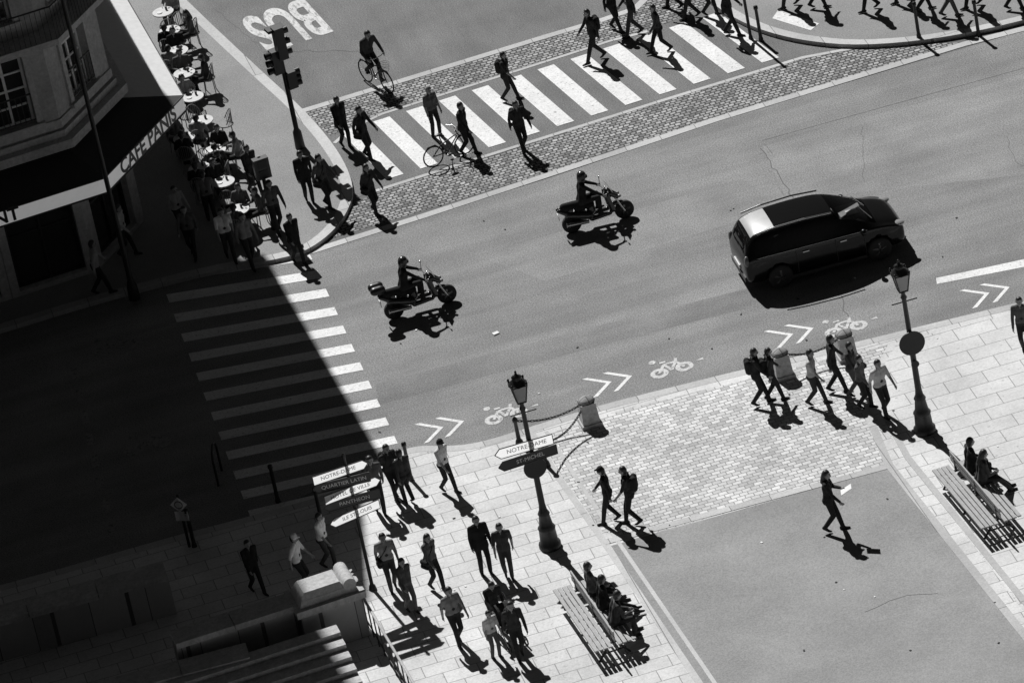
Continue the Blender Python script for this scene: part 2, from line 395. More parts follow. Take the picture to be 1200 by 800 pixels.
def facade(B_,p,q,floors):
    d=(q-p); L=d.length; t=d.normalized(); n=Vector((t.y,-t.x))
    def W(s,z,dep=0): 
        a=p+t*s-n*dep; return (a.x,a.y,z)
    yaw=math.atan2(t.y,t.x)
    def bar(sa,sb,za,zb,dep,th_,M_,mat):
        a=p+t*((sa+sb)/2)-n*dep; M_.box((a.x,a.y,(za+zb)/2),(abs(sb-sa),th_,abs(zb-za)),mat,yaw)
    for (z0,z1,wz0,wz1,ww,pitch_,kind) in floors:
        nb=max(1,int(L/pitch_)); m0=(L-nb*pitch_)/2; xs=[0]
        for i in range(nb):
            c=m0+pitch_*(i+.5); xs+=[c-ww/2,c+ww/2]
        xs.append(L)
        for i in range(len(xs)-1):
            s0,s1=xs[i],xs[i+1]
            if i%2==1:
                cells=[(z0,wz0),(wz1,z1)]; e=.28
                for quad in([W(s0,wz0),W(s1,wz0),W(s1,wz0,e),W(s0,wz0,e)],[W(s0,wz1,e),W(s1,wz1,e),W(s1,wz1),W(s0,wz1)],[W(s0,wz0),W(s0,wz0,e),W(s0,wz1,e),W(s0,wz1)],[W(s1,wz0,e),W(s1,wz0),W(s1,wz1),W(s1,wz1,e)]):
                    B_.wall.add(quad,[(0,1,2,3)],m_stonew)
                B_.glass.add([W(s0,wz0,e-.02),W(s1,wz0,e-.02),W(s1,wz1,e-.02),W(s0,wz1,e-.02)],[(0,1,2,3)],m_glassd)
                fm=m_frame if kind=='win' else m_black
                for sx in (s0+.04,(s0+s1)/2,s1-.04): bar(sx-.035,sx+.035,wz0+.01,wz1-.01,e-.06,.05,B_.fr,fm)
                nn_=5 if kind=='win' else 3
                for k in range(nn_): 
                    zz=wz0+.04+(wz1-wz0-.08)*k/(nn_-1)
                    bar(s0+.08,(s0+s1)/2-.036,zz-.025,zz+.025,e-.061,.045,B_.fr,fm); bar((s0+s1)/2+.036,s1-.08,zz-.025,zz+.025,e-.061,.045,B_.fr,fm)
                if kind=='win':
                    bar(s0-.16,s0-.003,wz0,wz1,-.03,.07,B_.corn,m_stoned); bar(s1+.003,s1+.16,wz0,wz1,-.03,.07,B_.corn,m_stoned); bar(s0-.22,s1+.22,wz1+.003,wz1+.2,-.06,.14,B_.corn,m_stoned)
                    bar(s0-.2,s1+.2,wz0-.12,wz0-.003,-.07,.16,B_.corn,m_stoned)
                    bar(s0,s1,wz0+.85,wz0+.89,-.05,.04,B_.rail,m_iron); bar(s0,s1,wz0+.1,wz0+.13,-.05,.03,B_.rail,m_iron)
                    for k in range(9):
                        sx=s0+(s1-s0)*k/8; bar(sx-.012,sx+.012,wz0+.13,wz0+.85,-.05,.02,B_.rail,m_iron)
            else: cells=[(z0,z1)]
            for za,zb in cells:
                B_.wall.add([W(s0,za),W(s1,za),W(s1,zb),W(s0,zb)],[(0,1,2,3)],m_stonew)
def bandp(B_,pts,d,z0,z1,mat=None):
    mat=mat or m_stoned; o_=offs(pts,-d); i_=offs(pts,.02)
    for k in range(len(pts)-1):
        a,b_=o_[k],o_[k+1]; c_,e_=i_[k+1],i_[k]
        vs=[(q.x,q.y,z) for z in(z0,z1) for q in(a,b_,c_,e_)]
        B_.corn.add(vs,[(0,1,5,4),(4,5,6,7),(3,2,1,0),(1,2,6,5),(3,0,4,7)],mat)
def finish(B_,name,pts,backs,eave,hi,ztop):
    root=empty(name); ring=[pts[-1]]+backs+[pts[0]]
    for a,b_ in zip(ring[:-1],ring[1:]): B_.wall.add([(a.x,a.y,0),(b_.x,b_.y,0),(b_.x,b_.y,eave),(a.x,a.y,eave)],[(0,1,2,3)],m_stonew)
    B_.wall.obj('walls',parent=root); B_.glass.obj('windows',parent=root); B_.fr.obj('window_frames',parent=root); B_.corn.obj('cornices',parent=root); B_.rail.obj('balcony_rails',parent=root)
    rf=MB(); lo=offs(pts,-.1)+backs; hh=offs(pts,hi)+backs; n=len(lo)
    rf.add([(q.x,q.y,eave+.3) for q in lo]+[(q.x,q.y,ztop) for q in hh],[(i,(i+1)%n,n+(i+1)%n,n+i) for i in range(n)],m_slate)
    rf.add([(q.x,q.y,ztop) for q in hh],[tuple(range(n))],m_slate)
    cc=sum(hh,Vector((0,0)))/n
    rf.box((cc.x,cc.y,ztop+.8),(3.5,1,1.6),m_stonew,R_(12))
    for k in range(4): rf.lathe((cc.x-1.2+.8*k,cc.y,ztop+1.6),[(.14,0),(.12,.5)],m_stone,8)
    rf.obj('roof',parent=root); return root
FL=[(0,4.0,.25,3.3,1.9,2.3,'shop'),(4.0,7.3,4.9,6.9,1.15,2.3,'win'),(7.3,10.5,7.9,10.0,1.15,2.3,'win'),(10.5,13.6,11,13.1,1.15,2.3,'win'),(13.6,16.6,14.1,16.0,1.15,2.3,'win')]
cb=newbd(); pts=[Aw,Bw,Cw,Dw]
for i in range(3): facade(cb,pts[i],pts[i+1],FL)
for d,za,zb in((.35,4.05,4.3),(.12,4.3,4.5),(.8,7.25,7.42),(.15,10.45,10.62),(.15,13.5,13.68),(.6,16.5,16.93),(.05,4.56,4.8),(.05,7.0,7.24)): bandp(cb,pts,d,za,zb)
rp=offs(pts,-.75)
for k in range(3):
    a,b_=rp[k],rp[k+1]; L=(b_-a).length
    cb.rail.cyl((a.x,a.y,8.35),(b_.x,b_.y,8.35),.025,.025,m_iron,6)
    for j in range(int(L/.14)):
        q=a.lerp(b_,j*.14/L); cb.rail.cyl((q.x,q.y,7.42),(q.x,q.y,8.35),.009,.009,m_iron,4,cap=False)
bld=finish(cb,'corner_cafe_building',pts,[Dw+Vector((-8,-1))],16.6,2.3,25.0)
lw=newbd(); De=Cw+tr_*33; pts2=[Dw+tr_*.02,De]; facade(lw,pts2[0],pts2[1],FL[:2]); 
for d,za,zb in((.3,4.05,4.3),(.12,7.2,7.4)): bandp(lw,pts2,d,za,zb)
finish(lw,'low_wing_building',pts2,[De+Vector((-9,-1)),Dw+Vector((-8,-1))],7.3,3.5,8.6)
nb=newbd(); An=Aw+tf*30; nrm=Vector((tf.y,-tf.x)); nrm=-nrm if nrm.y<0 else nrm
FL2=[FL[0],FL[1]]+[(7.3+3.15*k,10.45+3.15*k,7.9+3.15*k,10.0+3.15*k,1.15,2.5,'win') for k in range(7)]
pts3=[An,Aw+tf*.02]; facade(nb,pts3[0],pts3[1],FL2)
for d,za,zb in((.35,4.05,4.3),(.12,4.3,4.5),(.8,7.25,7.42),(.05,4.56,4.8),(.5,29.0,29.3)): bandp(nb,pts3,d,za,zb)
finish(nb,'apartment_building',pts3,[Aw+nrm*11,An+nrm*11],29.35,1.5,31.2)
# canopy
OC=[B0+tf*12,B0,C0,C0+tr_*33]; IC=offs(OC,[INS[0]+.01,INS[1]+.01,INS[2]+.01])
cn=MB()
for k in range(3):
    a,b_=OC[k],OC[k+1]; c_,e_=IC[k+1],IC[k]
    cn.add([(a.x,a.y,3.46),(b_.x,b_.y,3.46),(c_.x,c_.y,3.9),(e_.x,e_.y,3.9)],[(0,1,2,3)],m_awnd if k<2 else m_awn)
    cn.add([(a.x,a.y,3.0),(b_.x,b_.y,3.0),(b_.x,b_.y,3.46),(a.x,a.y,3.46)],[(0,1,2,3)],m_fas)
    t=(b_-a).normalized(); nn=Vector((t.y,-t.x))
    for z in(3.0,3.44):
        m_=(a+b_)/2+nn*.01; cn.box((m_.x,m_.y,z),((b_-a).length,.04,.04),m_awnd,math.atan2(t.y,t.x))
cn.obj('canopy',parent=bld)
def facade_text(body,a,b_,s,z,size):
    t=(b_-a).normalized(); nn=Vector((t.y,-t.x)); c_=a+t*s+nn*.02
    M=Matrix(((t.x,0,nn.x,c_.x),(t.y,0,nn.y,c_.y),(0,1,0,z),(0,0,0,1)))
    return text(body,size,m_black,M,'lettering',bld,1,1,.004,.014)
L2=(C0-B0).length
facade_text('CAFE PANIS',B0,C0,L2*.53,3.23,.58)
facade_text('RESTAURANT',B0+tf*12,B0,12-4.0,3.23,.52)

# ---------------------------------------------------------------- organic solids: capsules -> voxel remesh
def capsule(a,b,ra,rb,n=10):
    a=Vector(a);b=Vector(b);ax=b-a
    ax=ax.normalized() if ax.length>1e-5 else Vector((0,0,1))
    u=ax.orthogonal().normalized(); w=ax.cross(u); rings=[]
    for c,r,angs in((a,ra,(-55,-25,0)),(b,rb,(0,25,55))):
        for t in angs: rings.append((c+ax*r*math.sin(R_(t)),r*math.cos(R_(t))))
    vs=[]
    for c,r in rings:
        for i in range(n):
            t=2*math.pi*i/n; vs.append(c+u*(r*math.cos(t))+w*(r*math.sin(t)))
    N=len(vs); vs+=[a-ax*ra,b+ax*rb]; K=len(rings); fs=[]
    for k in range(K-1):
        for i in range(n): fs.append((k*n+i,k*n+(i+1)%n,(k+1)*n+(i+1)%n,(k+1)*n+i))
    for i in range(n): fs.append((N,(i+1)%n,i)); fs.append((N+1,(K-1)*n+i,(K-1)*n+(i+1)%n))
    return vs,fs
def remeshed(prims,extra,name,voxel=.018,sm=2):
    V=[];Fc=[]
    for a,b,ra,rb,_ in prims:
        vs,fs=capsule(a,b,ra,rb); n=len(V); V+=[tuple(x) for x in vs]; Fc+=[tuple(n+i for i in f) for f in fs]
    me=bpy.data.meshes.new('t'); me.from_pydata(V,[],Fc)
    ob=bpy.data.objects.new('t',me); bpy.context.collection.objects.link(ob)
    r=ob.modifiers.new('r','REMESH'); r.mode='VOXEL'; r.voxel_size=voxel
    s_=ob.modifiers.new('s','SMOOTH'); s_.factor=.5; s_.iterations=sm
    dg=bpy.context.evaluated_depsgraph_get(); m2=bpy.data.meshes.new_from_object(ob.evaluated_get(dg))
    bpy.data.objects.remove(ob); bpy.data.meshes.remove(me)
    nv=len(m2.vertices); co=np.empty(nv*3); m2.vertices.foreach_get('co',co); co=co.reshape(-1,3)
    nf=len(m2.polygons); fc=np.empty(nf*3); m2.polygons.foreach_get('center',fc); fc=fc.reshape(-1,3)
    best=np.full(nf,1e9); bi=np.zeros(nf,int)
    for i,(a,b,ra,rb,_) in enumerate(prims):
        a=np.array(a,float);b=np.array(b,float); d=b-a; L=d@d
        t=np.clip(((fc-a)@d)/L,0,1) if L>1e-9 else np.zeros(nf)
        ds=np.linalg.norm(fc-(a+t[:,None]*d),axis=1)-(ra+(rb-ra)*t)
        k=ds<best; best[k]=ds[k]; bi[k]=i
    polys=[tuple(p.vertices) for p in m2.polygons]; bpy.data.meshes.remove(m2)
    out=MB(); out.v=[tuple(c) for c in co]; out.f=polys; out.m=[prims[i][4] for i in bi]; out.sm=[True]*nf
    if extra:
        n=len(out.v); out.v+=extra.v; out.f+=[tuple(n+i for i in f) for f in extra.f]; out.m+=extra.m; out.sm+=extra.sm
    return out.mesh(name)
def ik(a,b,l1,l2,pole):
    a=Vector(a);b=Vector(b); d=b-a; L=min(d.length,(l1+l2)*.999); dn=d.normalized()
    b2=a+dn*L; x=(l1*l1-l2*l2+L*L)/(2*L); h=math.sqrt(max(l1*l1-x*x,0)); pv=Vector(pole); pv=(pv-dn*pv.dot(dn)).normalized()
    return a+dn*x+pv*h,b2
def person(name,loc,head,pose='walk',ph=1,H=1.75,top=.03,bot=.03,hair=.03,st=.3,lean=.04,short=False,shorts=False,dress=0,long=False,
           bag=None,bagc=.03,cap=None,helmet=None,hands=None,feet=None,hip=None,look=0,shoe=.03,carry=None,female=False,jacket=False,parent=None):
    k=H/1.75; T=cloth(top);Bm=cloth(bot);HM=hairm(hair);SK=m_skin;SH=cloth(shoe)
    pr=[]; ex=MB(); st=st*.78
    if pose=='walk':
        hp=Vector((0,0,.915)); fL=Vector((st*ph+.02,.075,.085 if ph>0 else .15)); fR=Vector((-st*ph+.02,-.075,.085 if ph<0 else .15)); toes=[(0 if ph>0 else 1),(0 if ph<0 else 1)]
    elif pose=='stand':
        hp=Vector((0,0,.93)); fL=Vector((.03*ph,.11,.085)); fR=Vector((-.04*ph,-.10,.085)); toes=[0,0]
    elif pose=='sit':
        hp=Vector((0,0,.53)); fL=Vector((.46+.05*ph,.11,.085)); fR=Vector((.44-.05*ph,-.11,.085)); toes=[0,0]
    if hip is not None: hp=Vector(hip)
    if feet is not None: fL,fR=Vector(feet[0]),Vector(feet[1]); toes=[0,0]
    t=Vector((math.sin(lean),0,math.cos(lean))); fw=Vector((math.cos(lean),0,-math.sin(lean)))
    sw=.17 if female else .195
    wa=hp+t*.17; ch=hp+t*.37; shc=hp+t*.485; nk=hp+t*.54
    hd=(t*math.cos(look)+fw*math.sin(look)).normalized(); hf=(fw*math.cos(look)-t*math.sin(look)).normalized()
    hc=nk+hd*.135+hf*.03
    Y=Vector((0,1,0))
    for s_ in(1,-1):
        y=Y*s_
        pr.append((hp+y*.075+t*.0,wa+y*.05,.118,.098 if female else .108,Bm if not jacket else T))
        pr.append((wa+y*.055,ch+y*.085,.102,.114,T))
        pr.append((hp+y*.07+t*.07,wa+y*.055,.122,.108,T))
        pr.append((ch+y*.085,shc+y*.07,.11,.085,T)); pr.append((shc+y*.06+t*.01,shc+y*(sw-.03),.062,.064,T))
        pr.append((hp+y*.08-fw*.04,hp+y*.08-fw*.04-t*.02,.105,.1,Bm))
    if female:
        for s_ in(1,-1): pr.append((ch+Y*s_*.075+fw*.06+t*.01,ch+Y*s_*.075+fw*.065,.062,.055,T))
    pr.append((shc,nk+t*.03,.058,.052,SK))
    pr.append((hc-hd*.02,hc+hd*.03,.078,.088,SK)); pr.append((hc-hd*.06+hf*.025,hc-hd*.045+hf*.03,.05,.055,SK)); pr.append((hc+hf*.085-hd*.012,hc+hf*.1-hd*.03,.012,.017,SK))
    for s_ in(1,-1): pr.append((hc+Y*s_*.085-hd*.02,hc+Y*s_*.088+hd*.015,.018,.02,SK))
    if not helmet:
        pr.append((hc+hd*.035-hf*.02,hc+hd*.05-hf*.015,.095,.09,HM)); pr.append((hc-hf*.035+hd*.01,hc-hf*.04-hd*.03,.088,.075,HM))
        if long: pr.append((hc-hf*.05,nk-hf*.09-t*.06,.082,.06,HM))
    for s_ in(1,-1):
        ex.ell(hc+hf*.088+Y*s_*.032+hd*.012,(.012,.014,.009),m_eye,6,4)
    ex.ell(hc+hf*.082-hd*.055,(.01,.024,.007),cloth(.12),6,4)
    for s_,ft,tw in((1,fL,toes[0]),(-1,fR,toes[1])):
        h0=hp+Y*s_*.09; kn,an=ik(h0,ft,.43,.43,(1,.05*s_,.15))
        LM=Bm if not dress else SK; lo_=SK if (shorts or dress) else Bm
        if shorts:
            md=h0.lerp(kn,.8); pr.append((h0,md,.095,.08,Bm)); pr.append((md,kn,.064,.055,SK))
        else: pr.append((h0,kn,.095,.068,LM))
        cf=kn.lerp(an,.3); e=.010 if lo_ is Bm else 0
        pr.append((kn,cf,.058+e,.056+e,lo_)); pr.append((cf,an,.056+e,.038+e*1.7,lo_))
        if tw: pr.append((an+Vector((-.03,0,.0)),an+Vector((.09,0,-.09)),.042,.036,SH)); pr.append((an+Vector((.09,0,-.095)),an+Vector((.14,0,-.105)),.034,.028,SH))
        else: pr.append((an+Vector((-.05,0,-.045)),an+Vector((.08,0,-.05)),.042,.038,SH)); pr.append((an+Vector((.08,0,-.05)),an+Vector((.16,.01*s_,-.055)),.038,.028,SH)); pr.append((an,an-Vector((0,0,.04)),.04,.04,SH))
    if dress:
        bt_=hp+Vector((0,0,-dress))
        for s_ in(1,-1): pr.append((hp+Y*s_*.06+t*.05,bt_+Y*s_*.08,.125,.15,Bm))
    if jacket:
        for s_ in(1,-1): pr.append((hp+Y*s_*.075,hp+Y*s_*.085-t*.12,.125,.13,T))
    for i,s_ in enumerate((1,-1)):
        sh=shc+Y*s_*sw
        if hands and hands[i] is not None:
            el,wr=ik(sh,Vector(hands[i]),.29,.26,(-.5,s_*.5,-.7))
        else:
            a=(-ph*s_)*.38 if pose=='walk' else .08*ph*s_
            a+=lean
            el=sh+Vector((math.sin(a),s_*.14,-math.cos(a))).normalized()*.29; a2=a+.3
            wr=el+Vector((math.sin(a2),s_*.02,-math.cos(a2)))*.25
        pr.append((sh,el,.060,.048,T)); fm_=SK if short else T
        pr.append((el,wr,.043 if short else .05,.030 if short else .038,fm_))
        hdn=(wr-el).normalized(); pc=wr+hdn*.055
        pr.append((wr,wr+hdn*.02,.028,.03,SK)); pr.append((pc-fw*.015,pc+fw*.02,.028,.028,SK)); pr.append((wr,pc+hdn*.02,.026,.03,SK))
        sp=hdn.cross(Y); sp=sp.normalized() if sp.length>.1 else fw
        inn=-Y*s_
        for j,(o__,ln) in enumerate(((-.030,.058),(-.010,.072),(.011,.068),(.031,.052))):
            p0=pc+hdn*.02+sp*o__; p1=p0+(hdn+inn*.25).normalized()*ln*.55; p2=p1+(hdn+inn*.9).normalized()*ln*.5
            ex.cyl(p0,p1,.010,.009,SK,5); ex.cyl(p1,p2,.009,.007,SK,5)
        p0=wr+hdn*.03-sp*.028; p1=p0+(hdn-sp*.9).normalized()*.035; p2=p1+(hdn*1.0+inn*.4).normalized()*.03
        ex.cyl(p0,p1,.012,.010,SK,5); ex.cyl(p1,p2,.010,.008,SK,5)
        if carry and i==0:
            if carry=='paper': ex.box(wr+hdn*.1+Vector((.06,-.1,.03)),(.3,.22,.012),m_paper,.2,-.5)
            if carry=='bag': ex.box(pc+Vector((0,0,-.32)),(.34,.12,.34),cloth(bagc)); ex.cyl(pc+Vector((.08,0,-.02)),pc+Vector((.1,0,-.16)),.006,.006,m_black,4); ex.cyl(pc+Vector((-.08,0,-.02)),pc+Vector((-.1,0,-.16)),.006,.006,m_black,4)
    BG=cloth(bagc)
    if bag=='back':
        for s_ in(1,-1):
            pr.append((wa+Y*s_*.07-fw*.17,ch+Y*s_*.07-fw*.19+t*.05,.10,.09,BG))
            ex.path([shc+Y*s_*.1-fw*.1+t*.05,shc+Y*s_*.11+t*.075,shc+Y*s_*.11+fw*.09,ch+Y*s_*.12+fw*.11,wa+Y*s_*.14+fw*.03],.016,BG,5)
    if bag=='side':
        pr.append((hp+Vector((.09,-.20,.02)),hp+Vector((-.09,-.20,.02)),.075,.075,BG)); pr.append((hp+Vector((.08,-.21,-.1)),hp+Vector((-.08,-.21,-.1)),.075,.075,BG))
        ex.path([shc+Y*.12+t*.06,ch+fw*.13,wa-Y*.13+fw*.08,hp+Vector((.05,-.2,.1))],.012,BG,5); ex.path([shc+Y*.12+t*.06,ch-fw*.12-Y*.02,wa-Y*.14-fw*.06,hp+Vector((-.05,-.2,.1))],.012,BG,5)
    if cap is not None:
        CM=cloth(cap); pr.append((hc+hd*.055,hc+hd*.06,.099,.096,CM)); pr.append((hc+hf*.1+hd*.055,hc+hf*.14+hd*.05,.03,.026,CM))
    if helmet is not None:
        CM=plain('helmet_%d'%len(bpy.data.materials),helmet,.2); pr.append((hc+hd*.03-hf*.01,hc+hd*.045-hf*.01,.135,.13,CM)); pr.append((hc-hd*.02-hf*.02,hc-hd*.06-hf*.02,.128,.115,CM)); ex.ell(hc+hf*.1+hd*.01,(.05,.09,.05),m_black,8,6)
    me=remeshed(pr,ex,name)
    ob=bpy.data.objects.new(name,me); bpy.context.collection.objects.link(ob); ob.location=loc; ob.rotation_euler=(0,0,R_(head)); ob.scale=(k,k,k)
    if parent: ob.parent=parent
    return ob
def man(u,v,head,**kw):
    p=P(u,v); z=groundz(p)
    p=P(u,v,z); return person(kw.pop('name','pedestrian'),p,head,**kw)
# ---------------------------------------------------------------- people list
D=dict
ppl=[
 (598,118,-20,D(ph=1,bag='back',top=.03,bot=.03,short=True)),
 (614,178,-70,D(ph=-1,bag='back',top=.04,bot=.03,st=.22)),
 (700,72,195,D(ph=1,st=.38,bag='back')),
 (722,36,-40,D(ph=-1,top=.02,st=.3)),(745,42,180,D(ph=1,top=.03,bot=.05)),
 (776,62,190,D(ph=-1,st=.40,top=.05,bot=.02)),
 (405,172,-60,D(ph=1,st=.15,top=.02,bot=.02,jacket=True)),(431,186,-40,D(ph=-1,st=.2,top=.03,bag='side')),
 (512,160,-60,D(pose='stand',top=.12,bot=.03,cap=.3,female=True,short=True)),
 (549,181,-30,D(ph=1,st=.26,top=.03,bot=.03)),
 (439,250,-50,D(ph=-1,st=.2,top=.05,bag='side',female=True,long=True)),
 (363,236,-80,D(ph=1,st=.15,jacket=True)),(384,243,-40,D(ph=-1,st=.18,top=.08,bag='side')),
 (300,228,-60,D(ph=1,top=.04)),(327,272,-70,D(ph=-1,top=.10,st=.2)),(350,308,-60,D(ph=1,st=.24,top=.02,jacket=True)),
 (271,304,-80,D(ph=1,top=.8,bot=.05,short=True)),(296,312,-70,D(ph=-1,top=.25,female=True,long=True)),(228,300,-100,D(ph=1,top=.12)),
 (250,262,100,D(ph=1,top=.15)),(215,275,-60,D(ph=-1,top=.4)),(150,300,-20,D(ph=1,top=.5)),(120,345,10,D(ph=-1,top=.4)),
 (832,18,-30,D(ph=1,top=.05,st=.25)),(858,42,-20,D(ph=-1,st=.3)),(812,22,170,D(ph=1,top=.15)),
 (792,10,170,D(ph=-1,top=.05)),
 (928,8,180,D(ph=1)),(958,10,0,D(ph=-1,top=.1)),(1022,12,180,D(ph=1,top=.05)),(1082,14,0,D(ph=1,st=.3)),(1112,20,0,D(ph=-1,bot=.1)),
 (1142,8,180,D(ph=1,top=.3)),(1188,12,0,D(ph=-1)),(1060,2,180,D(ph=1)),
 (526,576,-45,D(ph=1,st=.26,top=.6,bot=.03,short=True,cap=.03)),
 (464,584,-60,D(ph=-1,st=.18,bag='back',top=.05)),(446,600,-80,D(ph=1,st=.18,top=.1)),(481,590,120,D(ph=1,st=.1,top=.05)) ,
 (461,690,-80,D(ph=-1,st=.14,top=.3,bot=.05,short=True,bag='side')),(482,716,-60,D(ph=1,st=.15,top=.08,female=True,long=True,bot=.12)),
 (512,690,-50,D(ph=1,st=.22,top=.12,bot=.03,bag='side',female=True,long=True)),
 (570,672,-75,D(pose='stand',top=.02,bot=.02,jacket=True)),(597,676,-90,D(ph=1,st=.12,top=.05,short=True,bot=.06)),
 (538,754,-65,D(ph=-1,st=.2,top=.2,bot=.03,short=True)),
 (583,738,-70,D(ph=1,st=.2,top=.03,lean=.35)),(610,770,-80,D(ph=-1,st=.18,top=.04,bag='back')),(582,770,-60,D(pose='stand',top=.5,bot=.1,H=1.35,short=True)),
 (385,664,-30,D(ph=1,st=.2,top=.85,bot=.06,short=True)),(356,692,-20,D(ph=-1,st=.1,top=.85,cap=.8,short=True)),(302,694,-60,D(ph=1,top=.03)),
 (718,612,170,D(ph=1,st=.26,top=.03,bot=.03,cap=.03)),(744,614,170,D(ph=-1,st=.24,top=.04,bag='back',short=True)),
 (977,622,-15,D(ph=1,st=.26,top=.03,bot=.03,female=True,long=True,carry='paper',H=1.74,hands=[(.33,.08,1.15),None])),
 (892,474,0,D(ph=1,st=.28,bag='back',top=.03)),(908,470,10,D(ph=-1,st=.28,bag='back',top=.05)),
 (957,474,-20,D(ph=1,st=.3,top=.5,bot=.05,short=True)),(981,460,0,D(ph=-1,st=.28,top=.05)),(1003,464,-30,D(ph=1,st=.2,top=.06,bot=.1,female=True)),
 (1037,487,-60,D(ph=-1,st=.18,top=.55,bot=.04,short=True)),(1014,478,-30,D(ph=1,st=.2,top=.1)),
 (1203,412,-100,D(ph=1,st=.1,top=.10,bot=.04)),
]
for i,(u,v,h,kw) in enumerate(ppl):
    kw.setdefault('H',1.56+.032*((i*37)%5)); man(u,v,h,**kw)
# ---------------------------------------------------------------- vehicles
def wheel(mb,c,R,wd):
    c=Vector(c)
    mb.lathe(c-Vector((0,wd/2,0)),[(R*.62,0),(R*.93,0),(R,wd*.2),(R,wd*.8),(R*.93,wd),(R*.62,wd)],m_rubber,24,(0,1,0))
    for s_ in(-1,1):
        f=c+Vector((0,s_*(wd/2-.02),0)); mb.torus(f,(0,1,0),R*.6,.018,m_chrome,24,5); mb.lathe(f-Vector((0,.01*(1),0)),[(R*.14,0),(R*.14,.025)],m_chrome,10,(0,1,0))
        for k in range(5):
            a=2*math.pi*k/5+.3; d=Vector((math.cos(a),0,math.sin(a))); q=f+d*R*.35
            mb.box(q+Vector((0,s_*.012,0)),(R*.5,.016,.05),m_chrome,rot=Matrix.Rotation(-a,3,'Y'))
        mb.lathe(f-Vector((0,s_*.02,0))-Vector((0,.005,0)),[(R*.6,0),(R*.6,.01)],m_black,20,(0,1,0))
def car(loc,yaw):
    root=empty('hatchback_car',loc,yaw)
    m_body=plain('car_paint_black',.005,.2,0,.25,0); m_body.node_tree.nodes['Principled BSDF'].inputs['Coat Weight'].default_value=.2
    m_cg=plain('car_glass_tinted',.006,.05,0,.5,0)
    m_ws,t,p=newmat('car_windscreen'); t.nodes.remove(p); tb=t.nodes.new('ShaderNodeBsdfTransparent'); tb.inputs[0].default_value=(.85,.85,.85,1); gb=t.nodes.new('ShaderNodeBsdfGlossy'); gb.inputs['Roughness'].default_value=.03
    fz=t.nodes.new('ShaderNodeFresnel'); fz.inputs[0].default_value=1.5; mxx=t.nodes.new('ShaderNodeMixShader'); t.links.new(fz.outputs[0],mxx.inputs[0]); t.links.new(tb.outputs[0],mxx.inputs[1]); t.links.new(gb.outputs[0],mxx.inputs[2]); t.links.new(mxx.outputs[0],t.nodes['Material Output'].inputs[0])
    m_roofl=plain('roof_panel_reflection',.42,.35,0,.5,.2,4); m_arch=plain('wheel_arch',.01,.9)  # light rear roof panel is a reflection put into the colour
    m_head=plain('headlamp',.4,.1,.3,.8,0); m_tail=plain('tail_lamp',.12,.2)
    S=[(-2.16,.42,.74,.80,.70,.56),(-2.12,.30,.90,.97,.84,.68),(-2.02,.26,.98,1.22,.88,.68),(-1.86,.24,1.0,1.50,.895,.63),(-1.55,.22,.99,1.58,.90,.64),(-1.25,.2,.98,1.61,.905,.65),(-.6,.2,.965,1.63,.905,.66),(.0,.2,.95,1.62,.905,.655),(.35,.2,.94,1.57,.905,.64),(.75,.2,.94,1.41,.905,.64),(1.1,.2,.94,1.22,.90,.66),(1.42,.2,.94,1.06,.897,.71),(1.62,.21,.91,1.01,.892,.72),(1.85,.22,.86,.95,.875,.69),(2.03,.25,.77,.87,.83,.63),(2.14,.34,.62,.70,.74,.56)]
    V=[];Fc=[];Mt=[]
    for x,zl,zb,zt,w_,wt in S:
        half=[(0,zl),(w_*.9,zl),(w_*.985,zl+.14),(w_,(zl+zb)*.5+.05),(w_*.965,zb),(w_*.94,zb+.02),(wt+(w_*.94-wt)*.12,zt-.07),(wt*.86,zt-.012),(wt*.45,zt+.008),(0,zt+.014)]
        V+=[(x,y,z) for y,z in half]+[(x,-y,z) for y,z in half[-2:0:-1]]
    n=18
    for i in range(len(S)-1):
        xm=(S[i][0]+S[i+1][0])/2
        for j in range(n):
            Fc.append((i*n+j,i*n+(j+1)%n,(i+1)*n+(j+1)%n,(i+1)*n+j))
            jj=j if j<9 else 17-j
            mt=m_body
            if jj==5 and -1.9<xm<1.15: mt=m_cg
            if jj in(6,7,8) and .35<xm<1.42: mt=m_ws
            if jj in(7,8) and -2.1<xm<-1.86: mt=m_cg
            if jj in(7,8) and -1.25<xm<.35: mt=m_cg
            if jj in(7,8) and -1.86<xm<-1.25: mt=m_roofl
            if jj==0: mt=m_arch
            Mt.append(mt)
    Fc.append(tuple(range(n-1,-1,-1))); Mt.append(m_body); Fc.append(tuple(range((len(S)-1)*n,len(S)*n))); Mt.append(m_body)
    mb=MB(); mb.v=V; mb.f=Fc; mb.m=Mt; mb.sm=[True]*len(Fc)
    body=mb.obj('body',parent=root)
    body.data.materials.append(m_arch)
    sd=body.modifiers.new('s','SUBSURF'); sd.levels=2; sd.render_levels=2
    cut=MB()
    for x in(-1.28,1.36):
        for s_ in(-1,1): cut.lathe(Vector((x,s_*1.1-.0,.33))-Vector((0,.45,0)),[(.38,0),(.38,.9)],m_arch,28,(0,1,0))
    co=cut.obj('cutter')
    bo=body.modifiers.new('b','BOOLEAN'); bo.object=co; bo.operation='DIFFERENCE'; bo.solver='EXACT'
    try: bo.material_mode='TRANSFER'
    except Exception: pass
    co.parent=root
    bpy.context.view_layer.update()
    dg=bpy.context.evaluated_depsgraph_get(); me=bpy.data.meshes.new_from_object(body.evaluated_get(dg))
    body.modifiers.clear(); body.data=me; bpy.data.objects.remove(co)
    me.polygons.foreach_set('use_smooth',[True]*len(me.polygons))
    p=MB()
    for x in(-1.28,1.36):
        for s_ in(-1,1): wheel(p,(x,s_*.81,.32),.32,.2)
    p.obj('wheels',parent=root)
    it=MB(); sg_=cloth(.5)
